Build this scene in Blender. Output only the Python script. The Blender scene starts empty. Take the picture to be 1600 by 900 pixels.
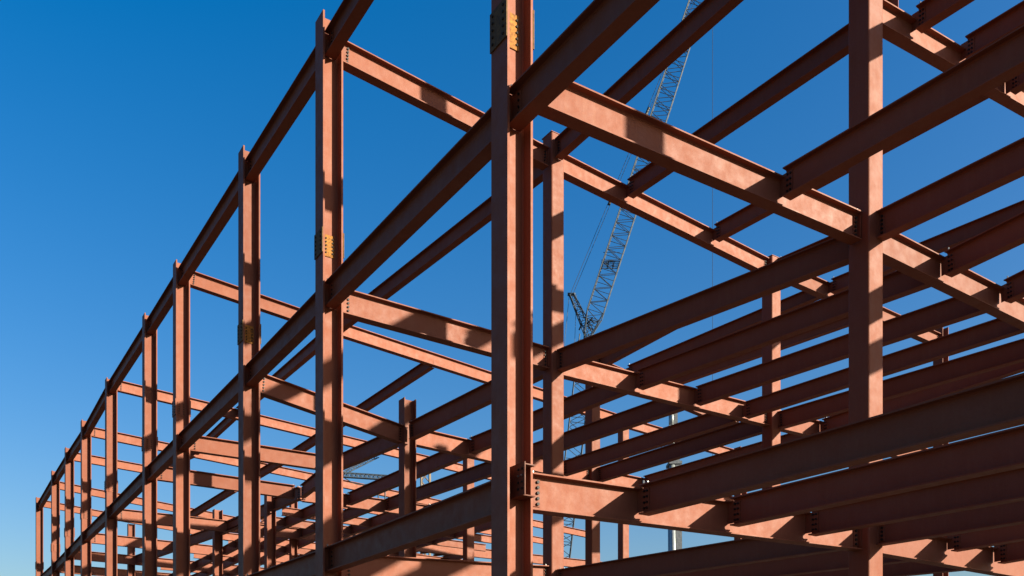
import bpy, bmesh, math, random
from mathutils import Vector, Matrix

# ------------------------------------------------------------------ camera, sky, sun, exposure
scene = bpy.context.scene
COL = scene.collection
EYE = 1.6                                   # camera height above the ground; tables below are measured from the eye
cam_d = bpy.data.cameras.new("camera")
cam = bpy.data.objects.new("camera", cam_d)
COL.objects.link(cam)
cam.location = (0, 0, EYE)
cam.rotation_euler = (math.radians(90), 0, math.radians(-33.9904))
cam_d.sensor_width = 36
cam_d.lens = 31.1005
cam_d.shift_y = (1097 - 450) / 1600.0
cam_d.clip_end = 6000
scene.camera = cam

SUN = Vector((0.656, -1.0, 0.45)).normalized()          # towards the sun
w = bpy.data.worlds.new("World"); scene.world = w
w.use_nodes = True
nt = w.node_tree; nt.nodes.clear()
sky = nt.nodes.new("ShaderNodeTexSky"); sky.sky_type = 'NISHITA'; sky.sun_disc = False
sky.sun_elevation = math.asin(SUN.z); sky.sun_rotation = math.atan2(SUN.x, SUN.y)
sky.altitude = 0; sky.air_density = 1.3; sky.dust_density = 2.5; sky.ozone_density = 4.5
hs = nt.nodes.new("ShaderNodeHueSaturation"); hs.inputs['Saturation'].default_value = 1.39; hs.inputs['Hue'].default_value = 0.513
gm = nt.nodes.new("ShaderNodeGamma"); gm.inputs['Gamma'].default_value = 0.85
bg = nt.nodes.new("ShaderNodeBackground"); bg.inputs['Strength'].default_value = 0.056
wo = nt.nodes.new("ShaderNodeOutputWorld")
nt.links.new(sky.outputs[0], hs.inputs['Color']); nt.links.new(hs.outputs[0], gm.inputs[0]); nt.links.new(gm.outputs[0], bg.inputs[0]); nt.links.new(bg.outputs[0], wo.inputs[0])

sun_d = bpy.data.lights.new("sun", 'SUN'); sun_d.energy = 4.7; sun_d.angle = math.radians(0.55); sun_d.color = (1.0, 0.96, 0.77)
sun = bpy.data.objects.new("sun", sun_d); COL.objects.link(sun)
sun.rotation_euler = SUN.to_track_quat('Z', 'Y').to_euler(); sun.location = (30, -40, 40)

vs = scene.view_settings
vs.view_transform = 'Standard'; vs.look = 'None'; vs.exposure = 2.0; vs.gamma = 1.0; vs.use_curve_mapping = False
scene.render.resolution_x, scene.render.resolution_y = 1024, 576
scene.cycles.max_bounces = 8; scene.cycles.diffuse_bounces = 5

# ------------------------------------------------------------------ materials
def nodes_of(name):
    m = bpy.data.materials.new(name); m.use_nodes = True
    n = m.node_tree; b = n.nodes["Principled BSDF"]
    return m, n, b
def noise(n, vec, scale, detail=4, rough=.6):
    t = n.nodes.new("ShaderNodeTexNoise"); t.inputs['Scale'].default_value = scale
    t.inputs['Detail'].default_value = detail; t.inputs['Roughness'].default_value = rough
    n.links.new(vec, t.inputs['Vector']); return t.outputs['Fac']
def ramp(n, fac, stops):
    r = n.nodes.new("ShaderNodeValToRGB"); e = r.color_ramp.elements
    while len(e) < len(stops): e.new(.5)
    for i, (p, c) in enumerate(stops): e[i].position = p; e[i].color = (c[0], c[1], c[2], 1)
    n.links.new(fac, r.inputs[0]); return r.outputs[0]
def mixc(n, fac, a, b, mode='MIX'):
    m = n.nodes.new("ShaderNodeMix"); m.data_type = 'RGBA'; m.blend_type = mode
    for s, v in ((0, fac), (6, a), (7, b)):
        if isinstance(v, (int, float)): m.inputs[s].default_value = v
        elif isinstance(v, tuple): m.inputs[s].default_value = (v[0], v[1], v[2], 1)
        else: n.links.new(v, m.inputs[s])
    return m.outputs[2]
def coords(n, stretch=(1, 1, 1)):
    tc = n.nodes.new("ShaderNodeTexCoord"); oi = n.nodes.new("ShaderNodeObjectInfo")
    mp = n.nodes.new("ShaderNodeMapping"); mp.inputs['Scale'].default_value = stretch
    ml = n.nodes.new("ShaderNodeMath"); ml.operation = 'MULTIPLY'; ml.inputs[1].default_value = 137.0
    n.links.new(oi.outputs['Random'], ml.inputs[0]); n.links.new(tc.outputs['Object'], mp.inputs['Vector'])
    cb = n.nodes.new("ShaderNodeCombineXYZ")
    for k in range(3): n.links.new(ml.outputs[0], cb.inputs[k])
    n.links.new(cb.outputs[0], mp.inputs['Location'])
    return mp.outputs[0], oi.outputs['Random']

def primer(name, streak, dull=1.0):
    """red oxide shop primer: two tones, rub marks, thin runs, dust and a few dark stains"""
    m, n, b = nodes_of(name)
    v, rnd = coords(n); vs_, _ = coords(n, streak)
    D = dull * .505
    base = ramp(n, noise(n, v, 1.1, 5), [(.30, (.270*D, .078*D, .041*D)), (.50, (.285*D, .085*D, .046*D)), (.72, (.300*D, .093*D, .052*D))])
    fine = ramp(n, noise(n, v, 34, 3), [(.3, (.88, .88, .88)), (.7, (1.08, 1.08, 1.08))])
    c = mixc(n, .55, base, mixc(n, 1.0, base, fine, 'MULTIPLY'))
    st = ramp(n, noise(n, vs_, 3.0, 4, .65), [(.50, (0, 0, 0)), (.72, (1, 1, 1))])
    sb = n.nodes.new("ShaderNodeMath"); sb.operation = 'MULTIPLY'; sb.inputs[1].default_value = .17
    n.links.new(st, sb.inputs[0])
    c = mixc(n, sb.outputs[0], c, (.38*D, .160*D, .082*D))
    dk = ramp(n, noise(n, v, 2.6, 6, .72), [(.68, (0, 0, 0)), (.84, (1, 1, 1))])
    db = n.nodes.new("ShaderNodeMath"); db.operation = 'MULTIPLY'; db.inputs[1].default_value = .28
    n.links.new(dk, db.inputs[0])
    c = mixc(n, db.outputs[0], c, (.135*D, .08*D, .045*D))
    sc = ramp(n, noise(n, v, 16, 4, .8), [(.72, (0, 0, 0)), (.78, (1, 1, 1))])
    xb = n.nodes.new("ShaderNodeMath"); xb.operation = 'MULTIPLY'; xb.inputs[1].default_value = .35
    n.links.new(sc, xb.inputs[0])
    c = mixc(n, xb.outputs[0], c, (.39*D, .22*D, .13*D))
    pv = ramp(n, rnd, [(0, (.86, .86, .88)), (1, (1.12, 1.10, 1.08))])
    c = mixc(n, 1.0, c, pv, 'MULTIPLY')
    n.links.new(c, b.inputs['Base Color'])
    rr = ramp(n, noise(n, v, 5, 3), [(.3, (.52, .52, .52)), (.7, (.70, .70, .70))]); n.links.new(rr, b.inputs['Roughness'])
    b.inputs['Specular IOR Level'].default_value = .13
    bp = n.nodes.new("ShaderNodeBump"); bp.inputs['Strength'].default_value = .12; bp.inputs['Distance'].default_value = .01
    n.links.new(noise(n, v, 26, 4), bp.inputs['Height']); n.links.new(bp.outputs[0], b.inputs['Normal'])
    return m
def plain(name, c1, c2, scale=8, rough=.6, metal=0.0):
    m, n, b = nodes_of(name); v, _ = coords(n)
    n.links.new(ramp(n, noise(n, v, scale, 5, .7), [(.35, c1), (.68, c2)]), b.inputs['Base Color'])
    b.inputs['Roughness'].default_value = rough; b.inputs['Metallic'].default_value = metal
    b.inputs['Specular IOR Level'].default_value = .2
    return m
M_BEAM = primer("red_oxide_beam", (5, 5, .35))
M_COLM = primer("red_oxide_column", (9, 9, .5), .97)
M_SEAT_SHADE = primer("shaded_bracket_primer", (7, 7, .6), .55)  # primer darkened so the bracket's shaded face has its shade in the colour
M_PLATE = plain("rusty_splice_plate", (.085, .030, .006), (.29, .115, .016), 22, .8)
M_PLATE_SHADE = plain("shaded_splice_plate", (.045, .024, .010), (.12, .060, .018), 18, .8)  # darker copy of the splice plate colour, painting in shade on the flange plates
M_HOLE = plain("dark_bolt_hole", (.012, .009, .008), (.03, .02, .016), 20, .9)
M_BOLT = plain("dark_bolt", (.006, .004, .004), (.016, .009, .007), 30, .6, 0)
M_GALV = plain("galvanised_bolt", (.16, .16, .16), (.26, .25, .24), 30, .35, .7)
M_CRANE = plain("crane_steel_paint", (.010, .017, .030), (.026, .036, .052), 3, .6, 0)
M_CRANE2 = plain("crane_pale_paint", (.05, .055, .06), (.11, .11, .11), 3, .45)
M_ROPE = plain("wire_rope", (.012, .015, .02), (.025, .028, .035), 30, .6, 0)
M_MAST = plain("pale_mast_metal", (.20, .21, .21), (.32, .325, .315), 6, .35, .35)
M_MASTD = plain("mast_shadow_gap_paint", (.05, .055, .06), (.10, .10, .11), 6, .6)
M_DECK = plain("galvanised_deck_sheet", (.12, .12, .12), (.22, .215, .205), 12, .5, .5)
M_WOOD = plain("weathered_timber", (.05, .03, .018), (.10, .065, .04), 10, .85)
M_TAN = plain("tan_lattice_paint", (.09, .065, .043), (.14, .10, .07), 6, .7)
M_DIRT = plain("dry_site_dirt", (.045, .036, .03), (.085, .07, .058), .35, .95)

# ------------------------------------------------------------------ mesh helpers
def box(bm, lo, hi, mi=0, mtx=None):
    x0, y0, z0 = lo; x1, y1, z1 = hi
    v = [Vector(p) for p in ((x0,y0,z0),(x1,y0,z0),(x1,y1,z0),(x0,y1,z0),(x0,y0,z1),(x1,y0,z1),(x1,y1,z1),(x0,y1,z1))]
    if mtx is not None: v = [mtx @ p for p in v]
    v = [bm.verts.new(p) for p in v]
    for f in ((0,3,2,1),(4,5,6,7),(0,1,5,4),(1,2,6,5),(2,3,7,6),(3,0,4,7)):
        bm.faces.new([v[i] for i in f]).material_index = mi
def rod(bm, a, b, r, seg=6, mi=0):
    a = Vector(a); b = Vector(b); d = b - a
    if d.length < 1e-6: return
    q = d.to_track_quat('Z', 'Y').to_matrix()
    ra = []; rb = []
    for i in range(seg):
        t = 2 * math.pi * i / seg; o = q @ Vector((r * math.cos(t), r * math.sin(t), 0))
        ra.append(bm.verts.new(a + o)); rb.append(bm.verts.new(b + o))
    for i in range(seg):
        j = (i + 1) % seg
        f = bm.faces.new((ra[i], ra[j], rb[j], rb[i])); f.material_index = mi; f.smooth = seg > 6
    bm.faces.new(ra[::-1]).material_index = mi; bm.faces.new(rb).material_index = mi
def prism(bm, prof, x0, x1, axis='x', mi=0):
    """closed outline (u, w) extruded along x (u=y, w=z) or along z (u=x, w=y)"""
    def P(u, t, w): return (t, u, w) if axis == 'x' else (u, w, t)
    a = [bm.verts.new(P(u, x0, w_)) for u, w_ in prof]; b = [bm.verts.new(P(u, x1, w_)) for u, w_ in prof]
    k = len(prof)
    for i in range(k):
        j = (i + 1) % k; bm.faces.new((a[i], a[j], b[j], b[i])).material_index = mi
    bm.faces.new(a[::-1]).material_index = mi; bm.faces.new(b).material_index = mi
def i_outline(h, bf, tf, tw, fillet=.014):
    """I section, top at 0, centred sideways, with root fillets"""
    y, t, k = bf / 2, tw / 2, fillet
    return [(-y,0),(-y,-tf),(-t-k,-tf),(-t,-tf-k),(-t,-h+tf+k),(-t-k,-h+tf),(-y,-h+tf),(-y,-h),
            (y,-h),(y,-h+tf),(t+k,-h+tf),(t,-h+tf+k),(t,-tf-k),(t+k,-tf),(y,-tf),(y,0)]
def finish(name, bm, mats, parent=None, loc=(0,0,0), rot=None):
    bmesh.ops.recalc_face_normals(bm, faces=bm.faces[:])
    me = bpy.data.meshes.new(name); bm.to_mesh(me); bm.free()
    for m in (mats if isinstance(mats, (list, tuple)) else [mats]): me.materials.append(m)
    o = bpy.data.objects.new(name, me); COL.objects.link(o)
    o.parent = parent; o.location = loc
    if rot is not None: o.rotation_mode = 'QUATERNION'; o.rotation_quaternion = rot
    return o
def tag(o, label, cat, group=None, kind=None):
    o['label'] = label; o['category'] = cat
    if group: o['group'] = group
    if kind: o['kind'] = kind
def empty(name, loc):
    o = bpy.data.objects.new(name, None); COL.objects.link(o); o.location = loc; o.empty_display_size = .5
    return o

# ------------------------------------------------------------------ ground
bm = bmesh.new()
N = 40; S = 3000.0
for i in range(1):
    vs4 = [bm.verts.new(p) for p in ((-S,-S,0),(S,-S,0),(S,S,0),(-S,S,0))]
    bm.faces.new(vs4)
g = finish("ground", bm, M_DIRT); g['kind'] = 'structure'

# ------------------------------------------------------------------ the steel frame
ROOT = Vector((6.5, 9.64, 0))
frame = empty("steel_building_frame", ROOT)
tag(frame, "unfinished building frame of red primed steel columns and bolted beams, without floors", "building frame")

# wide flange and box columns: (kind, x, y, size, top above eye)
COLUMNS = [
    ('H', 6.5, 9.64, 0.4, 13.898, 2, 1),
    ('H', 6.5, 15.836, 0.4, 12.918, 1, 1),
    ('H', 6.5, 20.678, 0.4, 12.918, 1, 1),
    ('H', 6.5, 27.064, 0.4, 12.918, 3, 1),
    ('H', 6.5, 31.326, 0.4, 12.918, 3, 1),
    ('H', 6.5, 38.355, 0.4, 12.918, 3, 1),
    ('H', 6.5, 44.676, 0.4, 12.918, 3, 1),
    ('H', 6.5, 49.959, 0.4, 12.918, 3, 1),
    ('H', 6.5, 55.376, 0.4, 12.918, 3, 1),
    ('H', 6.5, 63.089, 0.4, 12.918, 3, 1),
    ('box', 13.248, 9.011, 0.4, 16.398, 0, 0),
    ('box', 11.823, 15.884, 0.35, 12.607, 0, 0),
    ('H', 11.091, 21.532, 0.36, 8.214, 0, 0),
    ('H', 11.072, 26.837, 0.36, 12.798, 0, 0),
    ('H', 11.414, 33.728, 0.36, 8.051, 0, 0),
    ('H', 11.093, 39.776, 0.36, 8.504, 0, 0),
    ('H', 9.581, 50.701, 0.34, 9.532, 0, 0),
    ('box', 19.118, 15.86, 0.36, 11.917, 0, 0),
    ('box', 18.197, 22.312, 0.36, 11.285, 0, 0),
    ('H', 28.676, 16.656, 0.36, 12.63, 0, 0),
    ('H', 25.477, 22.562, 0.34, 9.464, 0, 0),
    ('box', 25.54, 29.21, 0.36, 12.255, 0, 0),
    ('box', 18.854, 31.164, 0.36, 10.633, 0, 0),
    ('H', 14.398, 39.318, 0.3, 9.763, 0, 0),
    ('box', 20.448, 9.011, 0.36, 12.798, 0, 0),
]
def column(kind, x, y, s, top, spliced, deep):
    loc = Vector((x, y, 0)) - ROOT
    H = top + EYE
    bm = bmesh.new()
    if kind == 'H':
        d, b_, tf, tw = (s, s * .96, .034, .022) if deep else (s, s * .95, .022, .016)
        prof = [(w_ + d / 2, u) for u, w_ in i_outline(d, b_, tf, tw, .016)]     # web along x, flanges face the long side
        prism(bm, prof, 0, H, 'z')
        c = finish("column", bm, M_COLM, frame, loc)
    else:
        r = .032; h = s / 2; prof = []
        for cx, cy, a0 in ((h-r,h-r,0),(-h+r,h-r,90),(-h+r,-h+r,180),(h-r,-h+r,270)):
            for k in range(4):
                t = math.radians(a0 + k * 30); prof.append((cx + r*math.cos(t), cy + r*math.sin(t)))
        prism(bm, prof, 0, H, 'z')
        for f in bm.faces:
            if abs(f.normal.z) < .5: pass
        box(bm, (-h-.012, -h-.012, H), (h+.012, h+.012, H + .014))
        c = finish("box_column", bm, M_COLM, frame, loc)
    if spliced:
        d, b_, tf, tw = s, s * .96, .034, .022
        z0, z1 = (8.55 + EYE, 9.06 + EYE) if spliced == 2 else (8.40 + EYE, 8.86 + EYE)
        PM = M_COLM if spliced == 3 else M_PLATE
        for sx in (-1, 1):                                    # flange plates on the outer faces
            bm = bmesh.new()
            xo = sx * (d / 2 + .002); x2 = sx * (d / 2 + .02)
            box(bm, (min(xo, x2), -b_/2 - .006, z0), (max(xo, x2), b_/2 + .006, z1))
            for q in range(5):
                zz = z0 + .07 + q * (z1 - z0 - .14) / 4
                for yy in (-b_*.32, b_*.32):
                    rod(bm, (x2, yy, zz), (x2 + sx*.016, yy, zz), .017, 6, 1)
            finish("splice_plate", bm, [M_PLATE_SHADE if spliced != 3 else PM, M_HOLE], c)
        bm = bmesh.new()                                      # web plate on the near side with its bolts
        xa, xb = -d/2 + tf + .055, d/2 - tf - .075
        box(bm, (xa, -tw/2 - .016, z0 + .02), (xb, -tw/2 - .002, z1 - .03))
        for q in range(5):
            zz = z0 + .09 + q * (z1 - z0 - .19) / 4
            for xx in (xa + .035, xb - .035):
                rod(bm, (xx, -tw/2 - .016, zz), (xx, -tw/2 - .030, zz), .017, 6, 1)
        finish("splice_plate", bm, [PM, M_HOLE], c)
    return c
for kind, x, y, s, top, sp, deep in COLUMNS: column(kind, x, y, s, top, sp, deep)
bm = bmesh.new(); box(bm, (-.2, -.2, 0), (.2, .2, 5.2)); box(bm, (-.26, -.26, -.03), (.26, .26, -.002))
finish("shadow_post", bm, M_COLM, frame, Vector((13.3, 2.35, 8.19 + EYE)) - ROOT)   # added out of view to cast a girder shadow band; stands on a floor beam

# beams: (kind, x0, y0, z0, x1, y1, z1, depth, flange, end0, end1), z of the top flange above the eye
# ends: f = bolted to a column face, w = to a column web, t = shear tab on a girder web, '' = runs on
BEAMS = [
    ('spandrel_beam', 6.5, 9.67, 12.698, 6.5, 15.806, 12.645, 0.46, 0.22, 'w', 'w'),
    ('spandrel_beam', 6.5, 15.866, 12.645, 6.5, 20.648, 12.689, 0.46, 0.22, 'w', 'w'),
    ('spandrel_beam', 6.5, 20.708, 12.689, 6.5, 27.034, 12.741, 0.46, 0.22, 'w', 'w'),
    ('spandrel_beam', 6.5, 27.094, 12.741, 6.5, 31.296, 12.763, 0.46, 0.22, 'w', 'w'),
    ('spandrel_beam', 6.5, 31.356, 12.763, 6.5, 38.325, 12.814, 0.46, 0.22, 'w', 'w'),
    ('spandrel_beam', 6.5, 38.385, 12.814, 6.5, 44.646, 12.626, 0.46, 0.22, 'w', 'w'),
    ('spandrel_beam', 6.5, 44.706, 12.625, 6.5, 49.929, 12.697, 0.46, 0.22, 'w', 'w'),
    ('spandrel_beam', 6.5, 49.989, 12.698, 6.5, 55.346, 12.698, 0.46, 0.22, 'w', 'w'),
    ('spandrel_beam', 6.5, 55.406, 12.697, 6.5, 63.059, 12.608, 0.46, 0.22, 'w', 'w'),
    ('spandrel_beam', 6.5, 2.33, 12.698, 6.5, 9.61, 12.698, 0.46, 0.22, 'w', 'w'),
    ('spandrel_beam', 6.5, 9.67, 7.976, 6.5, 15.806, 7.916, 0.46, 0.22, 'w', 'w'),
    ('spandrel_beam', 6.5, 15.866, 7.915, 6.5, 20.648, 7.867, 0.46, 0.22, 'w', 'w'),
    ('spandrel_beam', 6.5, 20.708, 7.866, 6.5, 27.034, 7.859, 0.46, 0.22, 'w', 'w'),
    ('spandrel_beam', 6.5, 27.094, 7.859, 6.5, 31.296, 7.858, 0.46, 0.22, 'w', 'w'),
    ('spandrel_beam', 6.5, 31.356, 7.858, 6.5, 38.325, 7.819, 0.46, 0.22, 'w', 'w'),
    ('spandrel_beam', 6.5, 38.385, 7.819, 6.5, 44.646, 7.831, 0.46, 0.22, 'w', 'w'),
    ('spandrel_beam', 6.5, 44.706, 7.831, 6.5, 49.929, 7.784, 0.46, 0.22, 'w', 'w'),
    ('spandrel_beam', 6.5, 49.989, 7.783, 6.5, 55.346, 7.759, 0.46, 0.22, 'w', 'w'),
    ('spandrel_beam', 6.5, 55.406, 7.759, 6.5, 63.059, 7.852, 0.46, 0.22, 'w', 'w'),
    ('spandrel_beam', 6.5, 2.33, 7.976, 6.5, 9.61, 7.976, 0.46, 0.22, 'w', 'w'),
    ('spandrel_beam', 6.5, 9.67, 2.971, 6.5, 15.806, 2.916, 0.46, 0.22, 'w', 'w'),
    ('spandrel_beam', 6.5, 15.866, 2.915, 6.5, 20.648, 2.943, 0.46, 0.22, 'w', 'w'),
    ('spandrel_beam', 6.5, 20.708, 2.943, 6.5, 27.034, 2.943, 0.46, 0.22, 'w', 'w'),
    ('spandrel_beam', 6.5, 27.094, 2.943, 6.5, 31.296, 2.943, 0.46, 0.22, 'w', 'w'),
    ('girder', 6.711, 9.62, 3.029, 13.037, 9.031, 3.022, 0.49, 0.22, 'f', 'f'),
    ('girder', 13.46, 9.011, 3.01, 20.256, 9.011, 2.944, 0.49, 0.22, 'f', 'f'),
    ('girder', 6.711, 9.62, 8.416, 13.037, 9.031, 8.152, 0.48, 0.22, 'f', 'f'),
    ('girder', 13.46, 9.011, 8.08, 20.256, 9.011, 8.031, 0.48, 0.22, 'f', 'f'),
    ('girder', 13.459, 9.011, 11.9, 20.257, 9.011, 12.472, 0.43, 0.22, 'f', 'f'),
    ('girder', 6.709, 9.621, 12.699, 13.039, 9.03, 12.748, 0.43, 0.22, 'f', 'f'),
    ('girder', 6.712, 15.838, 2.83, 11.636, 15.882, 3.024, 0.49, 0.22, 'f', 'f'),
    ('girder', 12.01, 15.883, 2.983, 18.926, 15.861, 3.171, 0.49, 0.22, 'f', 'f'),
    ('girder', 6.712, 15.838, 7.885, 11.636, 15.882, 7.866, 0.48, 0.22, 'f', 'f'),
    ('girder', 12.01, 15.883, 7.804, 18.926, 15.861, 7.88, 0.48, 0.22, 'f', 'f'),
    ('girder', 19.309, 15.876, 7.882, 28.485, 16.64, 8.381, 0.48, 0.22, 'f', 'f'),
    ('girder', 6.712, 15.838, 12.61, 11.637, 15.882, 12.288, 0.43, 0.22, 'f', 'f'),
    ('girder', 12.01, 15.883, 12.305, 18.926, 15.861, 11.871, 0.43, 0.22, 'f', 'f'),
    ('girder', 19.309, 15.876, 11.956, 28.485, 16.64, 12.354, 0.43, 0.22, 'f', 'f'),
    ('girder', 6.708, 20.717, 7.79, 10.903, 21.497, 7.462, 0.48, 0.22, 'f', 'f'),
    ('girder', 11.282, 21.553, 7.505, 18.006, 22.291, 7.53, 0.48, 0.22, 'f', 'f'),
    ('girder', 18.389, 22.319, 7.57, 25.295, 22.556, 7.571, 0.48, 0.22, 'f', 'f'),
    ('girder', 18.388, 22.319, 11.159, 25.296, 22.556, 10.511, 0.43, 0.22, 'f', 'f'),
    ('girder', 6.712, 27.054, 7.908, 10.88, 26.846, 7.894, 0.48, 0.22, 'f', 'f'),
    ('girder', 6.71, 27.054, 12.763, 10.881, 26.846, 12.298, 0.43, 0.22, 'f', 'f'),
    ('girder', 11.261, 26.868, 12.293, 25.351, 29.179, 12.412, 0.43, 0.22, 'f', 'f'),
    ('girder', 25.732, 29.21, 12.397, 33.528, 29.21, 12.033, 0.43, 0.22, 'f', ''),
    ('girder', 6.712, 31.312, 7.939, 11.394, 31.008, 7.846, 0.48, 0.22, 'f', 'f'),
    ('girder', 11.718, 31.001, 7.787, 18.662, 31.16, 7.844, 0.48, 0.22, 'f', 'f'),
    ('girder', 6.711, 38.37, 7.778, 38.488, 40.554, 8.333, 0.48, 0.22, 'f', ''),
    ('girder', 6.711, 38.37, 12.938, 38.488, 40.554, 11.77, 0.43, 0.22, 'f', ''),
    ('girder', 6.711, 44.689, 12.682, 38.488, 46.675, 11.481, 0.43, 0.22, 'f', ''),
    ('girder', 6.712, 44.689, 7.812, 38.488, 46.675, 7.832, 0.48, 0.22, 'f', ''),
    ('girder', 6.712, 49.973, 12.758, 38.488, 51.959, 11.866, 0.43, 0.22, 'f', ''),
    ('girder', 6.712, 49.973, 7.766, 38.488, 51.959, 7.835, 0.48, 0.22, 'f', ''),
    ('girder', 6.711, 55.389, 12.371, 38.488, 57.376, 10.149, 0.43, 0.22, 'f', ''),
    ('girder', 6.712, 55.389, 7.744, 38.488, 57.376, 7.836, 0.48, 0.22, 'f', ''),
    ('girder', 6.711, 63.102, 12.799, 38.488, 65.088, 10.567, 0.43, 0.22, 'f', ''),
    ('girder', 6.712, 63.102, 7.838, 38.488, 65.088, 7.838, 0.48, 0.22, 'f', ''),
    ('floor_beam', 11.3, 9.073, 8.329, 11.389, 2.301, 8.263, 0.45, 0.2, 't', 't'),
    ('floor_beam', 13.35, 8.812, 8.169, 13.398, 2.301, 8.139, 0.45, 0.2, 'f', 't'),
    ('floor_beam', 15.502, 8.876, 8.139, 15.123, 2.294, 8.341, 0.43, 0.2, 't', 't'),
    ('floor_beam', 17.566, 8.871, 8.178, 16.813, 2.289, 8.533, 0.43, 0.2, 't', 't'),
    ('floor_beam', 8.54, 9.33, 3.062, 8.606, 2.301, 3.038, 0.42, 0.2, 't', 't'),
    ('floor_beam', 10.223, 9.173, 3.066, 10.261, 2.301, 3.055, 0.42, 0.2, 't', 't'),
    ('floor_beam', 11.856, 9.022, 3.072, 11.995, 2.302, 3.036, 0.42, 0.2, 't', 't'),
    ('floor_beam', 13.35, 8.812, 3.046, 13.411, 2.301, 3.032, 0.43, 0.2, 'f', 't'),
    ('floor_beam', 15.712, 8.876, 3.166, 15.35, 2.295, 3.241, 0.42, 0.2, 't', 't'),
    ('floor_beam', 17.328, 8.87, 3.085, 16.563, 2.288, 3.223, 0.42, 0.2, 't', 't'),
    ('roof_beam', 14.607, 8.883, 12.182, 14.742, 2.302, 12.069, 0.4, 0.2, 't', 't'),
    ('roof_beam', 16.192, 8.882, 12.317, 16.24, 5.701, 12.28, 0.4, 0.2, 't', 't'),
    ('roof_beam', 17.766, 8.876, 12.294, 17.607, 5.695, 12.406, 0.4, 0.2, 't', 't'),
    ('floor_beam', 11.861, 15.703, 7.803, 13.206, 9.217, 7.97, 0.46, 0.2, 'f', 'f'),
    ('roof_beam', 11.821, 15.694, 12.466, 11.744, 9.547, 12.545, 0.42, 0.2, 'f', 't'),
    ('floor_beam', 11.861, 15.703, 2.937, 13.205, 9.217, 3.064, 0.45, 0.2, 'f', 'f'),
    ('floor_beam', 14.303, 15.764, 7.893, 15.384, 9.155, 8.079, 0.45, 0.2, 't', 't'),
    ('floor_beam', 16.236, 15.758, 7.878, 17.322, 9.155, 8.08, 0.45, 0.2, 't', 't'),
    ('floor_beam', 18.01, 15.753, 7.829, 19.165, 9.156, 8.145, 0.41, 0.2, 't', 't'),
    ('floor_beam', 19.252, 15.693, 7.786, 20.51, 9.216, 8.059, 0.45, 0.2, 'f', 'f'),
    ('floor_beam', 14.303, 15.765, 3.052, 15.424, 9.156, 3.077, 0.45, 0.2, 't', 't'),
    ('floor_beam', 16.235, 15.756, 3.126, 17.23, 9.154, 3.05, 0.45, 0.2, 't', 't'),
    ('roof_beam', 13.987, 15.751, 12.309, 14.215, 9.144, 12.371, 0.4, 0.2, 't', 't'),
    ('roof_beam', 16.889, 15.75, 12.119, 17.661, 9.152, 12.445, 0.4, 0.2, 't', 't'),
    ('roof_beam', 19.252, 15.693, 11.891, 20.51, 9.216, 12.188, 0.4, 0.2, 'f', 'f'),
    ('roof_beam', 21.907, 15.958, 12.166, 22.178, 9.644, 12.018, 0.4, 0.2, 't', 't'),
    ('floor_beam', 21.439, 15.912, 8.035, 21.197, 9.636, 8.128, 0.45, 0.2, 't', 't'),
    ('floor_beam', 11.115, 21.344, 7.545, 11.799, 16.067, 7.832, 0.46, 0.2, 'f', 'f'),
    ('floor_beam', 13.195, 21.641, 7.544, 14.238, 16.022, 7.907, 0.45, 0.2, 't', 't'),
    ('floor_beam', 14.99, 21.838, 7.562, 16.101, 16.016, 7.851, 0.45, 0.2, 't', 't'),
    ('floor_beam', 16.819, 22.037, 7.52, 17.868, 16.009, 7.799, 0.45, 0.2, 't', 't'),
    ('floor_beam', 18.323, 22.139, 7.558, 19.19, 16.062, 7.805, 0.45, 0.2, 'f', 'f'),
    ('roof_beam', 18.322, 22.14, 11.121, 19.19, 16.061, 11.86, 0.36, 0.2, 'f', 'f'),
    ('roof_beam', 19.714, 22.269, 11.195, 21.724, 16.226, 12.075, 0.36, 0.2, 't', 't'),
    ('floor_beam', 20.44, 22.281, 7.627, 21.805, 16.226, 8.047, 0.42, 0.2, 't', 't'),
    ('roof_beam', 21.132, 22.353, 10.945, 24.797, 16.493, 12.322, 0.3, 0.2, 't', 't'),
    ('roof_beam', 11.185, 26.644, 12.185, 11.909, 16.09, 12.417, 0.42, 0.2, 'f', 'f'),
    ('floor_beam', 11.073, 26.647, 7.789, 11.09, 21.722, 7.544, 0.46, 0.2, 'f', 'f'),
    ('floor_beam', 11.64, 30.857, 7.862, 11.194, 27.024, 7.801, 0.46, 0.2, 't', 'f'),
    ('floor_beam', 11.524, 33.534, 7.876, 11.649, 31.133, 7.865, 0.46, 0.2, 'f', 't'),
    ('floor_beam', 11.204, 39.582, 7.85, 11.503, 33.933, 7.804, 0.46, 0.2, 'f', 'f'),
    ('floor_beam', 9.707, 50.517, 7.785, 11.165, 39.988, 7.851, 0.46, 0.2, 'f', 'f'),
    ('floor_beam', 13.487, 30.906, 7.831, 13.155, 21.873, 7.499, 0.45, 0.2, 't', 't'),
    ('floor_beam', 15.092, 30.944, 7.827, 14.92, 22.069, 7.494, 0.45, 0.2, 't', 't'),
    ('floor_beam', 16.931, 30.986, 7.815, 16.746, 22.27, 7.47, 0.45, 0.2, 't', 't'),
    ('floor_beam', 18.94, 30.967, 7.81, 18.311, 22.494, 7.516, 0.45, 0.2, 'f', 'f'),
    ('roof_beam', 11.63, 38.568, 12.79, 11.179, 27.022, 12.191, 0.4, 0.2, 't', 'f'),
    ('roof_beam', 14.079, 38.879, 11.327, 15.193, 27.637, 12.219, 0.36, 0.2, 't', 't'),
    ('roof_beam', 13.512, 45.117, 11.077, 14.066, 39.018, 11.322, 0.36, 0.2, 't', 'f'),
    ('roof_beam', 12.47, 50.346, 10.382, 13.483, 45.264, 11.058, 0.36, 0.2, 't', 'f'),
    ('roof_beam', 11.465, 44.852, 12.54, 11.576, 38.829, 12.726, 0.36, 0.2, 't', 't'),
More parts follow.
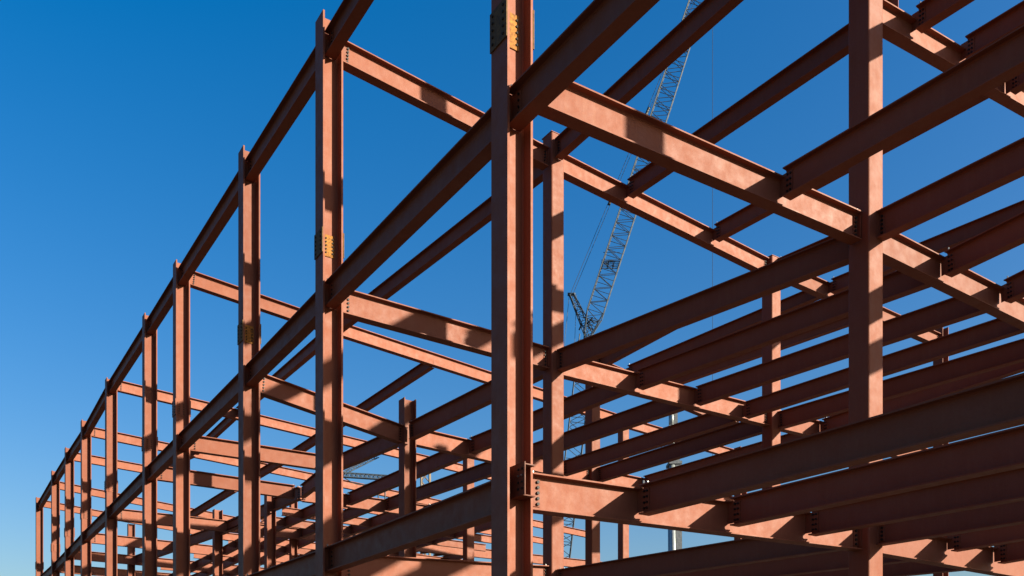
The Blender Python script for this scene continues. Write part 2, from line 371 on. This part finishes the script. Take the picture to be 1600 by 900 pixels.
    ('roof_beam', 10.893, 50.108, 12.753, 11.387, 45.115, 12.469, 0.36, 0.2, 't', 't'),
    ('floor_beam', 13.1, 38.679, 7.888, 13.1, 31.163, 7.8, 0.42, 0.2, 't', 't'),
    ('floor_beam', 14.6, 38.782, 7.914, 14.6, 31.197, 7.812, 0.42, 0.2, 't', 't'),
    ('floor_beam', 16.2, 38.892, 7.942, 16.2, 31.233, 7.826, 0.42, 0.2, 't', 't'),
    ('floor_beam', 18.0, 39.016, 7.973, 18.0, 31.274, 7.841, 0.42, 0.2, 't', 't'),
    ('floor_beam', 20.5, 39.188, 8.016, 20.5, 31.331, 7.862, 0.42, 0.2, 't', 't'),
    ('floor_beam', 12.9, 44.946, 7.817, 12.9, 38.925, 7.884, 0.42, 0.2, 't', 't'),
    ('floor_beam', 14.1, 45.021, 7.819, 14.1, 39.008, 7.905, 0.42, 0.2, 't', 't'),
    ('floor_beam', 15.4, 45.102, 7.82, 15.4, 39.097, 7.927, 0.42, 0.2, 't', 't'),
    ('floor_beam', 17.0, 45.202, 7.822, 17.0, 39.207, 7.955, 0.42, 0.2, 't', 't'),
    ('floor_beam', 18.8, 45.315, 7.823, 18.8, 39.331, 7.985, 0.42, 0.2, 't', 't'),
    ('floor_beam', 21.0, 45.452, 7.825, 21.0, 39.482, 8.023, 0.42, 0.2, 't', 't'),
    ('floor_beam', 24.0, 45.64, 7.828, 24.0, 39.688, 8.075, 0.42, 0.2, 't', 't'),
    ('floor_beam', 12.9, 50.229, 7.781, 12.9, 45.206, 7.815, 0.42, 0.2, 't', 't'),
    ('floor_beam', 14.1, 50.304, 7.783, 14.1, 45.281, 7.816, 0.42, 0.2, 't', 't'),
    ('floor_beam', 15.4, 50.386, 7.786, 15.4, 45.362, 7.817, 0.42, 0.2, 't', 't'),
    ('floor_beam', 17.0, 50.486, 7.789, 17.0, 45.462, 7.818, 0.42, 0.2, 't', 't'),
    ('floor_beam', 18.8, 50.598, 7.793, 18.8, 45.575, 7.819, 0.42, 0.2, 't', 't'),
    ('floor_beam', 21.0, 50.736, 7.798, 21.0, 45.712, 7.821, 0.42, 0.2, 't', 't'),
    ('floor_beam', 24.0, 50.923, 7.804, 24.0, 45.9, 7.823, 0.42, 0.2, 't', 't'),
    ('floor_beam', 12.9, 55.646, 7.763, 12.9, 50.489, 7.779, 0.42, 0.2, 't', 't'),
    ('floor_beam', 14.1, 55.721, 7.766, 14.1, 50.564, 7.782, 0.42, 0.2, 't', 't'),
    ('floor_beam', 15.4, 55.803, 7.77, 15.4, 50.646, 7.785, 0.42, 0.2, 't', 't'),
    ('floor_beam', 17.0, 55.903, 7.774, 17.0, 50.746, 7.788, 0.42, 0.2, 't', 't'),
    ('floor_beam', 18.8, 56.015, 7.78, 18.8, 50.858, 7.792, 0.42, 0.2, 't', 't'),
    ('floor_beam', 21.0, 56.153, 7.786, 21.0, 50.996, 7.797, 0.42, 0.2, 't', 't'),
    ('floor_beam', 24.0, 56.34, 7.795, 24.0, 51.183, 7.803, 0.42, 0.2, 't', 't'),
    ('floor_beam', 12.2, 34.6, 7.832, 23.5, 35.2, 7.832, 0.34, 0.17, '', ''),
    ('floor_beam', 12.0, 36.6, 7.832, 23.5, 37.2, 7.832, 0.34, 0.17, '', ''),
    ('floor_beam', 11.8, 41.3, 7.832, 25.5, 41.9, 7.832, 0.34, 0.17, '', ''),
    ('floor_beam', 12.5, 43.0, 7.832, 25.5, 43.6, 7.832, 0.34, 0.17, '', ''),
    ('floor_beam', 12.0, 47.4, 7.832, 26.0, 48.0, 7.832, 0.34, 0.17, '', ''),
    ('floor_beam', 11.5, 52.6, 7.832, 27.0, 53.2, 7.832, 0.34, 0.17, '', ''),
    ('floor_beam', 11.4, 36.6, 7.802, 11.15, 39.6, 7.802, 0.34, 0.17, '', ''),
]
random.seed(4)
def beam(kind, x0, y0, z0, x1, y1, z1, h, bf, c0, c1):
    a = Vector((x0, y0, z0 + EYE)); b = Vector((x1, y1, z1 + EYE)); d = b - a
    L = d.length; X = d.normalized(); Y = Vector((-X.y, X.x, 0)).normalized(); Z = X.cross(Y)
    q = Matrix((X, Y, Z)).transposed().to_quaternion()
    tf, tw = .020, .013
    bm = bmesh.new(); prism(bm, i_outline(h, bf, tf, tw), 0, L, 'x')
    o = finish(kind, bm, M_BEAM, frame, a - ROOT, q)
    far = max(a.length, b.length) > 62
    ny = 1 if Y.dot(-a) > 0 else -1                 # the web face turned to the street
    for end, xe, sx in ((c0, 0, 1), (c1, L, -1)):
        if end == 't' and not far:                  # plate from the beam's web to the girder's web
            bm = bmesh.new(); yb = ny * (tw / 2 + .001); y2 = ny * (tw / 2 + .013)
            xa, xb = sorted((xe - sx * .121, xe + sx * .125))
            box(bm, (xa, min(yb, y2), -h * .88), (xb, max(yb, y2), -h * .13))
            for k in range(4):
                z = -h * (.22 + .19 * k)
                for off in (.035, .09):
                    rod(bm, (xe + sx * off, y2, z), (xe + sx * off, y2 + ny * .020, z), .018, 6, 1)
            if random.random() < .45:
                rod(bm, (xe + sx * .06, ny * bf * .3, .001), (xe + sx * .06, ny * bf * .3, .05), .014, 6, 2)
                rod(bm, (xe + sx * .02, ny * bf * .1, .02), (xe + sx * .11, ny * bf * .1, .03), .012, 6, 2)
            finish("shear_tab", bm, [M_BEAM, M_BOLT, M_GALV], o)
        elif end == 'f' and not far:                # double clip angle against the column face
            bm = bmesh.new()
            bo, pl = (.165, .205) if (end is c0 and sx == 1 and x0 < 7) else (.055, .095)   # long cleats on the wide facade columns
            for s2 in (-1, 1):
                yb = s2 * (tw / 2 + .001); y2 = s2 * (tw / 2 + .013); y3 = s2 * (tw / 2 + .075)
                xa, xb = sorted((xe - sx * .011, xe + sx * pl))
                box(bm, (xa, min(yb, y2), -h * .87), (xb, max(yb, y2), -h * .13))
                xa, xb = sorted((xe - sx * .0105, xe + sx * .003))
                box(bm, (xa, min(y2, y3), -h * .869), (xb, max(y2, y3), -h * .131))
                for k in range(5):
                    z = -h * (.20 + .15 * k)
                    rod(bm, (xe + sx * bo, y2, z), (xe + sx * bo, y2 + s2 * .024, z), .022, 6, 1)
            if random.random() < .6:
                rod(bm, (xe + sx * .07, -bf * .3, .001), (xe + sx * .07, -bf * .3, .032), .010, 6, 2)
                rod(bm, (xe + sx * .03, bf * .25, .012), (xe + sx * .13, bf * .25, .014), .012, 6, 2)
            finish("clip_angle", bm, [M_BEAM, M_BOLT, M_GALV], o)
        elif end == 'w' and not far:                # seat and tab inside the column
            bm = bmesh.new(); yb = ny * (tw / 2 + .001); y2 = ny * (tw / 2 + .013)
            xa, xb = sorted((xe - sx * .018, xe + sx * .20))
            box(bm, (xa, min(yb, y2), -h * .87), (xb, max(yb, y2), -h * .13))
            for k in range(4):
                z = -h * (.22 + .18 * k)
                rod(bm, (xe + sx * .16, y2, z), (xe + sx * .16, y2 + ny * .02, z), .016, 6, 1)
            rod(bm, (xe + sx * .06, ny * .07, .001), (xe + sx * .06, ny * .07, .055), .016, 6, 2)
            rod(bm, (xe + sx * .12, ny * .03, .018), (xe + sx * .22, ny * .045, .02), .014, 6, 2)
            finish("shear_tab", bm, [M_BEAM, M_BOLT, M_GALV], o)
    return o
for b_ in BEAMS: beam(*b_)

# long shear plate with stiffeners on the corner column, waiting for the next first floor beam
bm = bmesh.new()
box(bm, (-.047, -.36, -.42), (-.033, -.012, 0))
box(bm, (-.032, -.30, -.016), (.164, -.013, -.002)); box(bm, (-.032, -.30, -.418), (.164, -.013, -.404))
for yy in (-.30, -.22):
    for k in range(4): rod(bm, (-.047, yy, -.08 - .085 * k), (-.062, yy, -.08 - .085 * k), .015, 6, 2 if (k == 1) else 1)
st = finish("beam_seat", bm, [M_SEAT_SHADE, M_BOLT, M_GALV], frame, Vector((6.5, 9.64, 3.078 + EYE)) - ROOT)
st['label'] = "dark bolted plate bracket on the tall corner column, no beam on it yet"

# ------------------------------------------------------------------ lattice crane behind the frame
def lattice(bm, A, B, wa, wb, n, r, side, mi=0, rb=None):
    """four chords with zigzag bracing on every face, tapering from width wa to wb"""
    A = Vector(A); B = Vector(B); X = (B - A).normalized(); S = (Vector(side) - X * X.dot(Vector(side))).normalized(); T = X.cross(S)
    rb = rb or r * .6
    def P(k, i):
        t = k / n; ww = (wa + (wb - wa) * t) / 2
        return A + (B - A) * t + S * ww * (1, 1, -1, -1)[i] + T * ww * (1, -1, -1, 1)[i]
    for i in range(4):
        rod(bm, P(0, i), P(n, i), r, 6, mi)
    for k in range(n):
        for i in range(4):
            j = (i + 1) % 4
            if (k + i) % 2: rod(bm, P(k, i), P(k + 1, j), rb, 5, mi)
            else: rod(bm, P(k, j), P(k + 1, i), rb, 5, mi)
            if k % 2 == 0: rod(bm, P(k, i), P(k, j), rb, 5, mi)
CR = {'hinge': (50.339, 62.545, 32.932), 'tip': (59.744, 56.203, 67.658), 'strut_foot': (50.483, 62.448, 33.395), 'strut_tip': (49.187, 63.321, 36.868), 'strut2_tip': (50.531, 63.621, 32.172), 'rope_foot': (48.755, 63.613, 30.212), 'tower_foot': (47.333, 64.572, -1.6)}
E_ = Vector((0, 0, EYE))
def V(k): return Vector(CR[k]) + E_
SIDE = Vector((0.8291, -0.5591, 0))
tb = V('tower_foot')
crane = empty("lattice_crane", tb)
tag(crane, "tall dark lattice boom crane with luffing jib standing behind the steel frame", "crane")
def cfinish(name, bm, mats, parent=crane):
    for v in bm.verts: v.co -= tb
    return finish(name, bm, mats, parent)
bm = bmesh.new(); lattice(bm, V('tower_foot') + Vector((0,0,3)), V('hinge'), 1.5, 1.4, 34, .055, SIDE, 0, .034); cfinish("tower", bm, M_CRANE)
bm = bmesh.new()
J0, J1 = V('hinge'), V('tip')
def J(t): return J0 + (J1 - J0) * t
lattice(bm, J(.0), J(.06), .5, 1.45, 3, .06, SIDE, 0, .036)
lattice(bm, J(.06), J(.62), 1.5, 1.5, 32, .048, SIDE, 0, .028)
jib = cfinish("jib", bm, M_CRANE)
bm = bmesh.new(); lattice(bm, J(.62), J(.93), 1.5, 1.3, 16, .048, SIDE, 0, .028); lattice(bm, J(.93), J(1.0), 1.3, .4, 4, .055, SIDE, 0, .036)
cfinish("jib_head", bm, M_CRANE)
bm = bmesh.new()                                   # small service platform with rails part way up the jib
c = J(.19)
X = (J1 - J0).normalized(); S = SIDE.normalized(); T = X.cross(S)
for u in (-.75, -.25, .25, .75):
    rod(bm, c + S*u - T*.7, c + S*u + T*.7, .04, 5); rod(bm, c + S*u + T*.7, c + S*u + T*.7 + Vector((0,0,.8)), .022, 5)
for hh in (.02, .8):
    for tt in (-.7, .7): rod(bm, c - S*.75 + T*tt + Vector((0,0,hh)), c + S*.75 + T*tt + Vector((0,0,hh)), .024, 5)
for k in range(5): rod(bm, c - S*.75 + T*(-.7 + .35*k), c + S*.75 + T*(-.7 + .35*k), .035, 5)
cfinish("service_platform", bm, M_CRANE)
bm = bmesh.new(); lattice(bm, V('strut_foot'), V('strut_tip'), .75, .35, 7, .05, SIDE, 0, .03)
rod(bm, V('strut_tip') - S*.35, V('strut_tip') + S*.35, .16, 8)
cfinish("strut", bm, M_CRANE)
bm = bmesh.new(); lattice(bm, V('strut_foot') + Vector((0,0,-.4)), V('strut2_tip'), .6, .3, 4, .045, SIDE, 0, .03)
for k in range(10):
    p = J0 + S * random.uniform(-.8, .8) + T * random.uniform(-.7, .7) + Vector((0, 0, random.uniform(-1.2, 1.6)))
    rod(bm, p, p + Vector((random.uniform(-.5,.5), random.uniform(-.5,.5), random.uniform(-.7,.7))), .07, 5)
cfinish("hinge_frame", bm, M_CRANE)
bm = bmesh.new()
for o_ in (-.12, .12): rod(bm, V('strut_tip') + S*o_, J(.98) + S*o_, .022, 5)
for t in (.28, .55):
    p = V('strut_tip').lerp(J(.98), t); X2 = (J(.98) - V('strut_tip')).normalized(); rod(bm, p - X2*.35, p + X2*.35, .13, 6)
for o_ in (-.2, .45): rod(bm, V('strut_tip') + S*o_, V('rope_foot') + S*o_*1.6, .020, 5)
cfinish("pendant_rope", bm, M_ROPE)
bm = bmesh.new(); rod(bm, J(1.0) + S*.02, Vector((J(1.0).x, J(1.0).y, EYE + 17.19)) + S*.02, .020, 5)
p = Vector((J(1.0).x, J(1.0).y, EYE + 17.19))
rod(bm, p, p - Vector((0,0,.9)), .22, 8); rod(bm, p - Vector((0,0,.9)), p - Vector((0,0,1.5)), .08, 6)
cfinish("hoist_rope", bm, M_ROPE)
bm = bmesh.new()                                   # crawler base, hidden from the street by the frame
for sx in (-2.2, 2.2): box(bm, (tb.x + sx - .5, tb.y - 4, 0.01), (tb.x + sx + .5, tb.y + 4, 1.2))
box(bm, (tb.x - 1.6, tb.y - 3.2, 1.21), (tb.x + 1.6, tb.y + 3.6, 3.1)); box(bm, (tb.x + 1.62, tb.y - 2.8, 1.5), (tb.x + 2.7, tb.y - .8, 3.3))
cfinish("crawler_base", bm, M_CRANE)

# ------------------------------------------------------------------ telescopic mast behind the right half
MA = {'top': [49.589, 50.99, 23.245], 'foot': [49.715, 50.905, -0.4]}
mt = Vector(MA['foot']) + E_
mast = empty("telescopic_crane", mt)
tag(mast, "pale silver telescopic mast with stepped collars, rising behind the dark beams on the right", "crane")
mtop = Vector(MA['top']) + E_
H = (mtop - mt).length
lean = (mtop - mt).to_track_quat('Z', 'Y')
secs = [(0, 0.816, 0.72), (0.807, 0.936, 0.6), (0.923, 1.0, 0.46)]
for k, (t0, t1, hw) in enumerate(secs):
    bm = bmesh.new()
    z0, z1 = H * t0, H * t1
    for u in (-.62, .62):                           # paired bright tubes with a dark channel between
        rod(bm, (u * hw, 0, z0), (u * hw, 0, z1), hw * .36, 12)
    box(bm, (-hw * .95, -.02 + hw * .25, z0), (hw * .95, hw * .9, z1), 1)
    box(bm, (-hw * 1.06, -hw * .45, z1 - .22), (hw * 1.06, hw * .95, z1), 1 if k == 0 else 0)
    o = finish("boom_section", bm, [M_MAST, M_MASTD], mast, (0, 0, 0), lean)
bm = bmesh.new()
for s2 in (-1, 1):
    box(bm, (s2 * 1.2 - .25, -4, 1.61 - mt.z - 1.2), (s2 * 1.2 + .25, 4, 1.61 - mt.z - .3))
box(bm, (-1.3, -4.5, 1.62 - mt.z - .3), (1.3, 4.5, 2.6 - mt.z))
finish("carrier", bm, M_MASTD, mast)

# ------------------------------------------------------------------ loose things lying on the far floor beams
S = SIDE.normalized()
A_, B_ = Vector((13.624, 31.821, 8.732)) + E_, Vector((15.62, 31.681, 8.862)) + E_
jb = empty("joist_bundle", A_)
tag(jb, "dark open web joist with a hanging cable lying across far floor beams", "joist")
bm = bmesh.new(); lattice(bm, (0,0,0), B_ - A_, .16, .16, 22, .02, (0, 0, 1), 0, .012); finish("web_joist", bm, M_CRANE, jb)
bm = bmesh.new(); C_ = Vector((15.591, 32.906, 10.001)) + E_
lattice(bm, (0,0,.05), C_ - A_, .10, .10, 10, .016, (0, 0, 1), 0, .010); finish("brace_bar", bm, M_CRANE, jb)
bm = bmesh.new(); pr = None
for k in range(13):
    t = k / 12; p = (B_ - A_) * (.72 * t) + Vector((0, 0, -.06 - 1.0 * t * (1 - t) * 1.1))
    if pr is not None: rod(bm, pr, p, .018, 6)
    pr = p
for t in (.72, .86): p = (B_ - A_) * t; rod(bm, p, p - Vector((0, 0, .85)), .03, 6)
finish("hanging_cable", bm, M_ROPE, jb)

T0 = Vector((31.553, 58.326, 17.142)) + E_
tw_ = empty("lattice_mast", (T0.x, T0.y, 0))
tag(tw_, "thin tan lattice mast seen far behind the dark floor beams", "mast")
bm = bmesh.new(); lattice(bm, (0, 0, 0), (0, 0, T0.z), .62, .62, 26, .075, SIDE, 0, .045); finish("mast_section", bm, M_TAN, tw_)

def pile(loc, ang, nm, label, n, L, W):
    o = empty(nm, loc); o.rotation_euler = (0, 0, ang)
    tag(o, label, "material stack")
    bm = bmesh.new(); z = .12
    for k in range(n):
        dx = random.uniform(-.25, .25); prof = []
        for q in range(13):
            prof.append((-W/2 + W*q/12, z + (.05 if q % 4 in (1, 2) else 0)))
        prof = prof + [(u, w_ + .006) for u, w_ in prof[::-1]]
        prism(bm, prof, -L/2 + dx, L/2 + dx, 'x'); z += .062
    finish("deck_sheet", bm, M_DECK, o)
    bm = bmesh.new()
    for xx in (-L*.3, 0, L*.3): box(bm, (xx - .06, -W*.6, 0), (xx + .06, W*.6, .115))
    finish("bearer", bm, M_WOOD, o)
    bm = bmesh.new()
    for k in range(9):
        a = Vector((random.uniform(-L/2, L/2), random.uniform(-W/2, W/2), z + random.uniform(0, .1)))
        rod(bm, a, a + Vector((random.uniform(-1.1, 1.1), random.uniform(-.3, .3), random.uniform(.0, .35))), random.uniform(.03, .07), 6)
    box(bm, (-.35, -W*.25, z + .01), (.45, W*.3, z + .42)); box(bm, (.1, -W*.2, z + .43), (.4, W*.2, z + .62))
    finish("loose_timber", bm, M_WOOD, o)
pile(Vector((24.654, 43.681, 8.284)) + E_, .35, "deck_bundle", "larger stack of grey deck sheets and timber, low beside the tall spliced corner column", 5, 3.6, .95)
